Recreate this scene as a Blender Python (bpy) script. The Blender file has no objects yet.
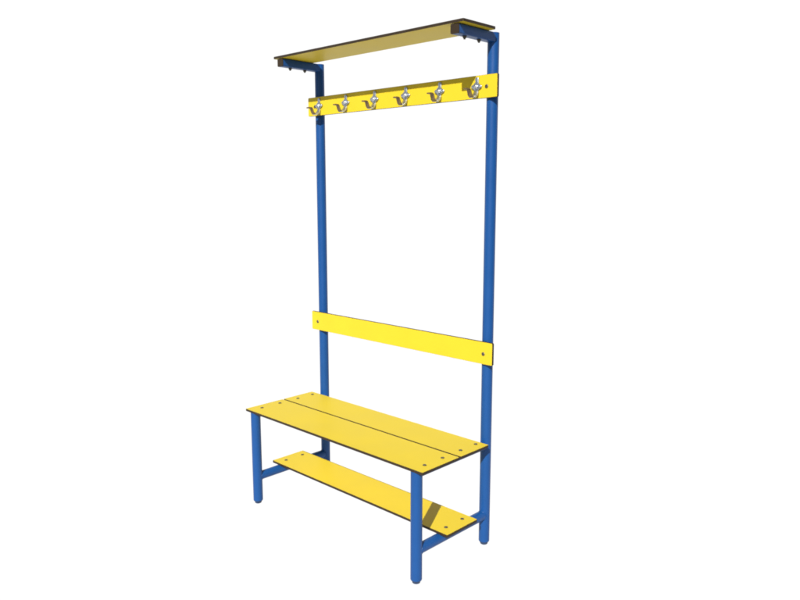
import bpy, bmesh, math, random
from mathutils import Vector, Matrix

random.seed(4)
S = bpy.context.scene
C = S.collection

# ------------------------------------------------------------ camera
cam_d = bpy.data.cameras.new('camera')
cam = bpy.data.objects.new('camera', cam_d)
C.objects.link(cam)
CAM = Vector((1.9407, -2.0084, 1.2942))
YAW, PITCH = 0.7637, -0.1543
cam.location = CAM
cam.rotation_euler = (math.pi / 2 + PITCH, 0.0, YAW)
cam_d.sensor_width = 36.0
cam_d.lens = 36.0 * 720.28 / 800.0
cam_d.clip_start, cam_d.clip_end = 0.05, 200.0
S.camera = cam

# ------------------------------------------------------------ sun and sky
RAY = Vector((-0.091, 0.171, -0.148)).normalized()        # the way the sunlight travels, read off the leg's and arm's shadows
ELEV = math.asin(-RAY.z)
sun_d = bpy.data.lights.new('sun', 'SUN')
sun_d.energy = 4.8
sun_d.angle = math.radians(0.5)
sun_d.color = (1.0, 0.965, 0.90)
sun = bpy.data.objects.new('sun', sun_d)
sun.rotation_euler = RAY.to_track_quat('-Z', 'Y').to_euler()
sun.location = -RAY * 10
C.objects.link(sun)

W = bpy.data.worlds.new('World')
S.world = W
W.use_nodes = True
nt = W.node_tree
nt.nodes.clear()
sky = nt.nodes.new('ShaderNodeTexSky')
sky.sky_type = 'NISHITA'
sky.sun_disc = False
sky.sun_elevation = ELEV
sky.sun_rotation = math.atan2(-RAY.x, -RAY.y)
bg = nt.nodes.new('ShaderNodeBackground')
bg.inputs['Strength'].default_value = 0.05
out = nt.nodes.new('ShaderNodeOutputWorld')
nt.links.new(sky.outputs[0], bg.inputs[0])
nt.links.new(bg.outputs[0], out.inputs[0])

S.view_settings.view_transform = 'Standard'
S.view_settings.look = 'None'
S.view_settings.gamma = 1.0
S.view_settings.exposure = 0.75
S.render.engine = 'CYCLES'
S.cycles.use_denoising = True
S.cycles.filter_width = 1.9


# ------------------------------------------------------------ materials
def new_mat(name):
    m = bpy.data.materials.new(name)
    m.use_nodes = True
    n = m.node_tree
    b = n.nodes['Principled BSDF']
    return m, n, b


def noise_mat(name, col, rough, var=0.06, nscale=14.0, bump=0.0, bscale=300.0, metallic=0.0, spec=0.5, rvar=0.06, coat=0.0):
    m, n, b = new_mat(name)
    tc = n.nodes.new('ShaderNodeTexCoord')
    no = n.nodes.new('ShaderNodeTexNoise')
    no.inputs['Scale'].default_value = nscale
    no.inputs['Detail'].default_value = 6.0
    n.links.new(tc.outputs['Object'], no.inputs['Vector'])
    mx = n.nodes.new('ShaderNodeMix')
    mx.data_type = 'RGBA'
    mx.inputs[6].default_value = tuple(c * (1 - var) for c in col) + (1,)
    mx.inputs[7].default_value = tuple(min(1, c * (1 + var)) for c in col) + (1,)
    n.links.new(no.outputs['Fac'], mx.inputs[0])
    n.links.new(mx.outputs[2], b.inputs['Base Color'])
    mr = n.nodes.new('ShaderNodeMapRange')
    mr.inputs[3].default_value = rough - rvar
    mr.inputs[4].default_value = rough + rvar
    n.links.new(no.outputs['Fac'], mr.inputs[0])
    n.links.new(mr.outputs[0], b.inputs['Roughness'])
    b.inputs['Metallic'].default_value = metallic
    b.inputs['Specular IOR Level'].default_value = spec
    b.inputs['Coat Weight'].default_value = coat
    if bump:
        n2 = n.nodes.new('ShaderNodeTexNoise')
        n2.inputs['Scale'].default_value = bscale
        n2.inputs['Detail'].default_value = 3.0
        n.links.new(tc.outputs['Object'], n2.inputs['Vector'])
        bp = n.nodes.new('ShaderNodeBump')
        bp.inputs['Strength'].default_value = bump
        bp.inputs['Distance'].default_value = 0.0006
        n.links.new(n2.outputs['Fac'], bp.inputs['Height'])
        n.links.new(bp.outputs[0], b.inputs['Normal'])
    return m


YEL = noise_mat('yellow_laminate', (0.48, 0.362, 0.018), 0.45, 0.07, 7.0, 0.3, 420.0, spec=0.12)
EDGE = noise_mat('dark_laminate_core', (0.023, 0.015, 0.008), 0.6, 0.25, 60.0, spec=0.2)
BLUE = noise_mat('blue_powder_coat', (0.0045, 0.047, 0.172), 0.40, 0.09, 16.0, 0.3, 700.0, spec=0.25)
GLIDE = noise_mat('black_plastic_glide', (0.006, 0.022, 0.065), 0.5, 0.1)
ZINC = noise_mat('bright_zinc', (0.62, 0.64, 0.67), 0.34, 0.06, 80.0, metallic=1.0)
PLATE = noise_mat('greyed_zinc', (0.36, 0.39, 0.44), 0.42, 0.08, 80.0, metallic=1.0)
PRONG = noise_mat('shade_toned_steel', (0.17, 0.12, 0.06), 0.42, 0.15, 60.0, metallic=0.6)  # steel darkened in its colour to give the prong's shaded underside
SCREW = noise_mat('dull_steel_screw', (0.10, 0.09, 0.07), 0.5, 0.15, 80.0, metallic=0.7)

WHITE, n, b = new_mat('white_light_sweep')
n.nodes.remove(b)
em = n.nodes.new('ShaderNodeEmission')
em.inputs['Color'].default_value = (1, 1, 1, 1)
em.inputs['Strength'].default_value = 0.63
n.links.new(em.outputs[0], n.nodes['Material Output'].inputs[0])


# ------------------------------------------------------------ helpers
def link(name, bm, mats, parent=None, smooth=None):
    me = bpy.data.meshes.new(name)
    bmesh.ops.recalc_face_normals(bm, faces=bm.faces)
    bm.to_mesh(me)
    bm.free()
    for m in (mats if isinstance(mats, (list, tuple)) else [mats]):
        me.materials.append(m)
    if smooth is not None:
        me.polygons.foreach_set('use_smooth', [True] * len(me.polygons))
        me.set_sharp_from_angle(angle=math.radians(smooth))
    o = bpy.data.objects.new(name, me)
    C.objects.link(o)
    if parent:
        o.parent = parent
    return o


def round_rect(w, h, r, seg=4):
    pts = []
    for cx, cy, a0 in ((w / 2 - r, h / 2 - r, 0), (-w / 2 + r, h / 2 - r, 90), (-w / 2 + r, -h / 2 + r, 180), (w / 2 - r, -h / 2 + r, 270)):
        for i in range(seg + 1):
            a = math.radians(a0 + 90 * i / seg)
            pts.append((cx + r * math.cos(a), cy + r * math.sin(a)))
    return pts


def tube(bm, axis, a0, a1, ca, cb, w, h, r=0.004, wall=0.0022, hollow=True, seg=4):
    """Hollow square tube along axis ('x','y','z') from a0 to a1, centred on the other two coordinates."""
    def P(t, u, v):
        return {'x': (t, ca + u, cb + v), 'y': (ca + u, t, cb + v), 'z': (ca + u, cb + v, t)}[axis]
    o = round_rect(w, h, r, seg)
    i = round_rect(w - 2 * wall, h - 2 * wall, max(r - wall, 0.0008), seg)
    n = len(o)
    ro = [[bm.verts.new(P(t, *p)) for p in o] for t in (a0, a1)]
    for k in range(n):
        bm.faces.new((ro[0][k], ro[0][(k + 1) % n], ro[1][(k + 1) % n], ro[1][k]))
    if hollow:
        ri = [[bm.verts.new(P(t, *p)) for p in i] for t in (a0, a1)]
        for k in range(n):
            j = (k + 1) % n
            bm.faces.new((ri[0][k], ri[0][j], ri[1][j], ri[1][k]))
            for e in (0, 1):
                bm.faces.new((ro[e][k], ro[e][j], ri[e][j], ri[e][k]))
    else:
        bm.faces.new(ro[0])
        bm.faces.new(ro[1])


def board(bm, thin, lo, hi, r=0.004, bev=0.0007):
    """Compact-laminate board: yellow faces (material 0) across the thin axis, dark core edge (material 1)."""
    ax = 'xyz'.index(thin)
    oth = [k for k in range(3) if k != ax]
    w, h = hi[oth[0]] - lo[oth[0]], hi[oth[1]] - lo[oth[1]]
    c = [(lo[k] + hi[k]) / 2 for k in range(3)]

    def ring(t, inset):
        vs = []
        for u, v in round_rect(w - 2 * inset, h - 2 * inset, r - inset * 0.5, 5):
            p = [0, 0, 0]
            p[ax] = t
            p[oth[0]] = c[oth[0]] + u
            p[oth[1]] = c[oth[1]] + v
            vs.append(bm.verts.new(p))
        return vs
    R = [ring(lo[ax], bev), ring(lo[ax] + bev, 0), ring(hi[ax] - bev, 0), ring(hi[ax], bev)]
    n = len(R[0])
    for q in range(3):
        for k in range(n):
            j = (k + 1) % n
            f = bm.faces.new((R[q][k], R[q][j], R[q + 1][j], R[q + 1][k]))
            f.material_index = 1
    bm.faces.new(R[0]).material_index = 0
    bm.faces.new(R[3]).material_index = 0


def lathe(bm, prof, M, seg=24):
    """prof: (radius, height) pairs, revolved about local z, then placed by matrix M."""
    rings = []
    for r, z in prof:
        if r < 1e-6:
            rings.append([bm.verts.new(M @ Vector((0, 0, z)))])
        else:
            rings.append([bm.verts.new(M @ Vector((r * math.cos(2 * math.pi * k / seg), r * math.sin(2 * math.pi * k / seg), z))) for k in range(seg)])
    for a, b_ in zip(rings, rings[1:]):
        for k in range(seg):
            j = (k + 1) % seg
            if len(a) == 1 and len(b_) > 1:
                bm.faces.new((a[0], b_[k], b_[j]))
            elif len(b_) == 1 and len(a) > 1:
                bm.faces.new((a[k], a[j], b_[0]))
            elif len(a) > 1:
                bm.faces.new((a[k], a[j], b_[j], b_[k]))


UP = Matrix.Identity(4)
FRONT = Matrix.Rotation(math.radians(90), 4, 'X')       # local z -> world -y
DOWN = Matrix.Rotation(math.radians(180), 4, 'X')


def screw(pos, R, parent, rad=0.0068, h=0.0026, shift=0.0):
    bm = bmesh.new()
    M = Matrix.Translation(Vector(pos)) @ R
    lathe(bm, [(0.0, -0.002), (rad, -0.002), (rad, h * 0.3), (rad * 0.86, h * 0.72), (rad * 0.6, h * 0.97), (rad * 0.42, h), (rad * 0.36, h * 0.35), (0.0, h * 0.3)], M, 20)
    return link('screw', bm, SCREW, parent, 35)


# ------------------------------------------------------------ setting: added self-glowing white sweep, shadowless, floor turning up into a wall behind
bm = bmesh.new()
R_F, R_B, COVE, TOP = 2.0, 5.0, 1.6, 4.3
fa = YAW + math.pi / 2                                   # azimuth the camera looks along
prof = [(0.25 * 1.9, 0), (1.2, 0), (R_F, 0), (R_B - COVE, 0)]
for k in range(1, 9):
    a = math.radians(90 * k / 8)
    prof.append((R_B - COVE + COVE * math.sin(a), COVE - COVE * math.cos(a)))
prof += [(R_B, 3.0), (R_B, TOP)]
N = 96
c0 = bm.verts.new((0, 0, 0))
grid = {}
for i in range(N):
    a = 2 * math.pi * i / N
    d = abs((a - fa + math.pi) % (2 * math.pi) - math.pi)
    m = len(prof)
    for k in range(m):
        grid[i, k] = bm.verts.new((prof[k][0] * math.cos(a), prof[k][0] * math.sin(a), prof[k][1]))
for i in range(N):
    j = (i + 1) % N
    mid = 2 * math.pi * (i + 0.5) / N
    d = abs((mid - fa + math.pi) % (2 * math.pi) - math.pi)
    bm.faces.new((c0, grid[i, 0], grid[j, 0]))
    last = len(prof) - 1 if d < math.radians(92) else 3
    for k in range(last):
        bm.faces.new((grid[i, k], grid[i, k + 1], grid[j, k + 1], grid[j, k]))
loose = [v for v in bm.verts if not v.link_faces]
bmesh.ops.delete(bm, geom=loose, context='VERTS')
bmesh.ops.translate(bm, verts=bm.verts, vec=(0, -0.15, 0))
sweep = link('backdrop', bm, WHITE, None, 60)
sweep['kind'] = 'structure'

# ------------------------------------------------------------ the bench
HW, T, H, D = 0.4454, 0.039, 1.80, 0.3690                # half post spacing, tube size, height, leg to post depth
TB = 0.0098                                              # board thickness in front of the posts
YB = -T / 2 - TB - 0.0003
root = bpy.data.objects.new('changing_room_bench', None)
C.objects.link(root)
root['label'] = 'tall changing room bench with yellow boards and coat hooks on blue tube frame'
root['category'] = 'bench'

G = 0.014                                                # glide height
for s in (-1, 1):
    x = s * HW
    bm = bmesh.new()
    tube(bm, 'z', G, H - 0.0006, x, 0, T, T, T / 2 - 0.0001, seg=12)
    post = link('post', bm, BLUE, root, 35)
    bm = bmesh.new()
    tube(bm, 'z', G, 0.3906, x, -D, T, T, T / 2 - 0.0001, seg=12)
    leg = link('leg', bm, BLUE, root, 35)
    for par, y in ((post, 0), (leg, -D)):
        bm = bmesh.new()
        lathe(bm, [(0, 0.0), (0.0105, 0.0), (0.0135, 0.002), (0.0150, 0.009), (0.0185, 0.0115), (0.0187, G - 0.0002), (0.0, G - 0.0002)], Matrix.Translation((x, y, 0)), 24)
        link('glide', bm, GLIDE, par, 35)
    # cap on the post's open top
    bm = bmesh.new()
    tube(bm, 'z', H - 0.010, H - 0.001, x, 0, T - 0.0048, T - 0.0048, T / 2 - 0.0026, hollow=False, seg=12)
    link('end_cap', bm, BLUE, post, 35)
    # shelf arm
    bm = bmesh.new()
    ya = -0.198
    tube(bm, 'y', ya, -T / 2 + 0.0085, x, H - 0.0165, 0.034, 0.030)
    arm = link('shelf_arm', bm, BLUE, root, 35)
    bm = bmesh.new()
    tube(bm, 'y', ya - 0.0035, ya - 0.0002, x, H - 0.0165, 0.0336, 0.0296, 0.004, hollow=False)
    link('end_cap', bm, EDGE, arm, 35)
    for yy in (-0.152, -0.078):
        bm = bmesh.new()
        M = Matrix.Translation((x, yy, H - 0.0315)) @ DOWN
        lathe(bm, [(0, -0.001), (0.0085, -0.001), (0.0085, 0.0012), (0.0062, 0.0013), (0.0062, 0.0065), (0.0035, 0.0068), (0.0035, 0.0105), (0, 0.011)], M, 6)
        link('bolt', bm, SCREW, arm, 30)
    # rails between leg and post
    bm = bmesh.new()
    tube(bm, 'y', -D + T / 2 - 0.006, -T / 2 + 0.006, x, 0.3803, 0.030, 0.020)
    link('seat_rail', bm, BLUE, root, 35)
    bm = bmesh.new()
    tube(bm, 'y', -D + T / 2 - 0.0085, -T / 2 + 0.0085, x, 0.1150, 0.034, 0.0350, 0.0165, seg=10)
    lr = link('lower_rail', bm, BLUE, root, 35)
    # uneven weld bead round each end of the lower rail
    for yy, dd in ((-D, 1), (0, -1)):
        bm = bmesh.new()
        n1, n2, rr = 40, 6, 0.0172
        V = []
        for a in range(n1):
            t = 2 * math.pi * a / n1
            ux, uz = rr * math.cos(t), rr * math.sin(t)
            yc = yy + dd * (math.sqrt(max((T / 2) ** 2 - ux * ux, 0)) + 0.0004)
            w = 0.0022 + 0.0005 * math.sin(a * 2.4) + random.uniform(-.0003, .0003)
            V.append([bm.verts.new((x + ux + w * math.cos(t) * math.cos(q), yc + dd * w * math.sin(q), 0.1150 + uz + w * math.sin(t) * math.cos(q)))
                      for q in [2 * math.pi * c / n2 for c in range(n2)]])
        for a in range(n1):
            for c in range(n2):
                bm.faces.new((V[a][c], V[(a + 1) % n1][c], V[(a + 1) % n1][(c + 1) % n2], V[a][(c + 1) % n2]))
        link('weld', bm, BLUE, lr, 80)

# seat: two planks
LS, ZS = 0.4877, 0.4001
for y0, y1, sy in ((-0.3882, -0.2012, (-0.334, -0.245)), (-0.1945, -0.0383, (-0.149, -0.066))):
    bm = bmesh.new()
    board(bm, 'z', (-LS, y0, ZS - 0.0092), (LS, y1, ZS))
    pl = link('seat_plank', bm, [YEL, EDGE], root, 30)
    for s in (-1, 1):
        for yy in sy:
            screw((s * 0.449 + random.uniform(-.0015, .0015), yy + random.uniform(-.001, .001), ZS), UP, pl)

bm = bmesh.new()
board(bm, 'z', (-LS, -0.2616, 0.1330), (LS, -0.0969, 0.1423))
sh = link('shoe_shelf', bm, [YEL, EDGE], root, 30)
for s in (-1, 1):
    for yy in (-0.220, -0.1315):
        screw((s * 0.447, yy, 0.1423), UP, sh)

bm = bmesh.new()
board(bm, 'y', (-LS, YB, 0.6834), (LS, YB + TB, 0.763))
bk = link('backrest', bm, [YEL, EDGE], root, 30)
for s in (-1, 1):
    screw((s * 0.449, YB, 0.720), FRONT, bk)

bm = bmesh.new()
board(bm, 'y', (-LS + 0.001, YB, 1.5902), (LS - 0.001, YB + TB, 1.6651))
rail = link('coat_rail', bm, [YEL, EDGE], root, 30)
for s in (-1, 1):
    screw((s * 0.443, YB, 1.627), FRONT, rail)

bm = bmesh.new()
board(bm, 'z', (-0.4831, -0.2055, H), (0.4831, -0.0387, H + 0.0090))
top = link('top_shelf', bm, [YEL, EDGE], root, 30)


# hooks: cross-shaped plate, round boss, flat tongue curling out
def strip(bm, path, w0, thick):
    """flat bent strip in the local y-z plane, path = (out, z, width factor)"""
    n = len(path)
    rows = []
    for k, (d, z, wf) in enumerate(path):
        a = path[max(k - 1, 0)]
        b2 = path[min(k + 1, n - 1)]
        t = Vector((b2[0] - a[0], b2[1] - a[1])).normalized()
        nx, nz = -t.y, t.x
        w = w0 * wf / 2
        e = thick / 2
        rows.append([bm.verts.new(p) for p in (
            (-w, -(d + nx * e * 0.4), z + nz * e * 0.4), (-w * 0.8, -(d + nx * e), z + nz * e), (w * 0.8, -(d + nx * e), z + nz * e), (w, -(d + nx * e * 0.4), z + nz * e * 0.4),
            (w, -(d - nx * e * 0.4), z - nz * e * 0.4), (w * 0.8, -(d - nx * e), z - nz * e), (-w * 0.8, -(d - nx * e), z - nz * e), (-w, -(d - nx * e * 0.4), z - nz * e * 0.4))])
    for a, b2 in zip(rows, rows[1:]):
        for k in range(8):
            j = (k + 1) % 8
            bm.faces.new((a[k], a[j], b2[j], b2[k]))
    bm.faces.new(rows[0])
    bm.faces.new(rows[-1])


def bez(pts, n=7):
    """Catmull-Rom through (out, z, width) points"""
    P = [pts[0]] + list(pts) + [pts[-1]]
    o = []
    for i in range(1, len(P) - 2):
        for k in range(n):
            t = k / n
            o.append(tuple(0.5 * (2 * P[i][c] + (P[i + 1][c] - P[i - 1][c]) * t + (2 * P[i - 1][c] - 5 * P[i][c] + 4 * P[i + 1][c] - P[i + 2][c]) * t * t
                                  + (3 * P[i][c] - P[i - 1][c] - 3 * P[i + 1][c] + P[i + 2][c]) * t ** 3) for c in range(3)))
    o.append(tuple(pts[-1]))
    return o


def hook_meshes():
    bm = bmesh.new()                                     # back plate: vertical tab, rounded ends
    prof2 = round_rect(0.014, 0.062, 0.006, 5)
    A = [bm.verts.new((u, 0.0, v)) for u, v in prof2]
    B = [bm.verts.new((u, -0.0025, v)) for u, v in prof2]
    B2 = [bm.verts.new((u * 0.88, -0.0032, v * 0.98)) for u, v in prof2]
    for X, Y in ((A, B), (B, B2)):
        for k in range(len(X)):
            j = (k + 1) % len(X)
            bm.faces.new((X[k], X[j], Y[j], Y[k]))
    bm.faces.new(A)
    bm.faces.new(B2)
    n = 48                                               # four-lobed rosette, wider than tall
    def petal(k, f, d):
        t = 2 * math.pi * k / n
        rr = 0.0150 + 0.0022 * math.cos(4 * t)
        return (rr * f * math.cos(t) * 1.28, -d, rr * f * math.sin(t) * 0.92)
    R = [[bm.verts.new(petal(k, f, d)) for k in range(n)] for f, d in ((1, 0.0), (1, 0.0046), (0.93, 0.0060), (0.66, 0.0066), (0.60, 0.0058), (0.47, 0.0058))]
    for q in range(5):
        for k in range(n):
            j = (k + 1) % n
            bm.faces.new((R[q][k], R[q][j], R[q + 1][j], R[q + 1][k]))
    bm.faces.new(R[-1])
    plate = bm
    bm = bmesh.new()                                     # domed knob in the middle
    lathe(bm, [(0.0, 0.0050), (0.0066, 0.0050), (0.0066, 0.0080), (0.0056, 0.0100), (0.0035, 0.0112), (0, 0.0116)], FRONT, 24)
    knob = bm
    bm = bmesh.new()
    strip(bm, bez([(0.002, -0.016, 0.9), (0.008, -0.025, 1.1), (0.017, -0.0325, 1.15), (0.029, -0.0345, 1)]), 0.020, 0.0062)
    cradle = bm
    bm = bmesh.new()
    strip(bm, bez([(0.029, -0.0345, 1), (0.035, -0.030, 1), (0.0395, -0.020, 0.95), (0.0435, -0.0125, 0.95), (0.051, -0.0112, 0.9), (0.062, -0.0118, 0.75)]), 0.019, 0.0050)
    return plate, knob, cradle, bm


p_, k_, c_, t_ = hook_meshes()
hook = link('coat_hook', p_, PLATE, root, 40)
subs = [link('knob', k_, ZINC, hook, 50), link('cradle', c_, ZINC, hook, 50), link('prong', t_, PRONG, hook, 50)]
HX = (-0.414, -0.2505, -0.087, 0.0765, 0.240, 0.4035)
for i, x in enumerate(HX):
    h = hook
    if i:
        h = hook.copy()
        C.objects.link(h)
        h.parent = root
        for sb in subs:
            c = sb.copy()
            C.objects.link(c)
            c.parent = h
    h.location = (x, YB - 0.0002, 1.6285)
    h.rotation_euler = (0, math.radians(random.uniform(-2, 2)), math.radians(random.uniform(-1.5, 1.5)))
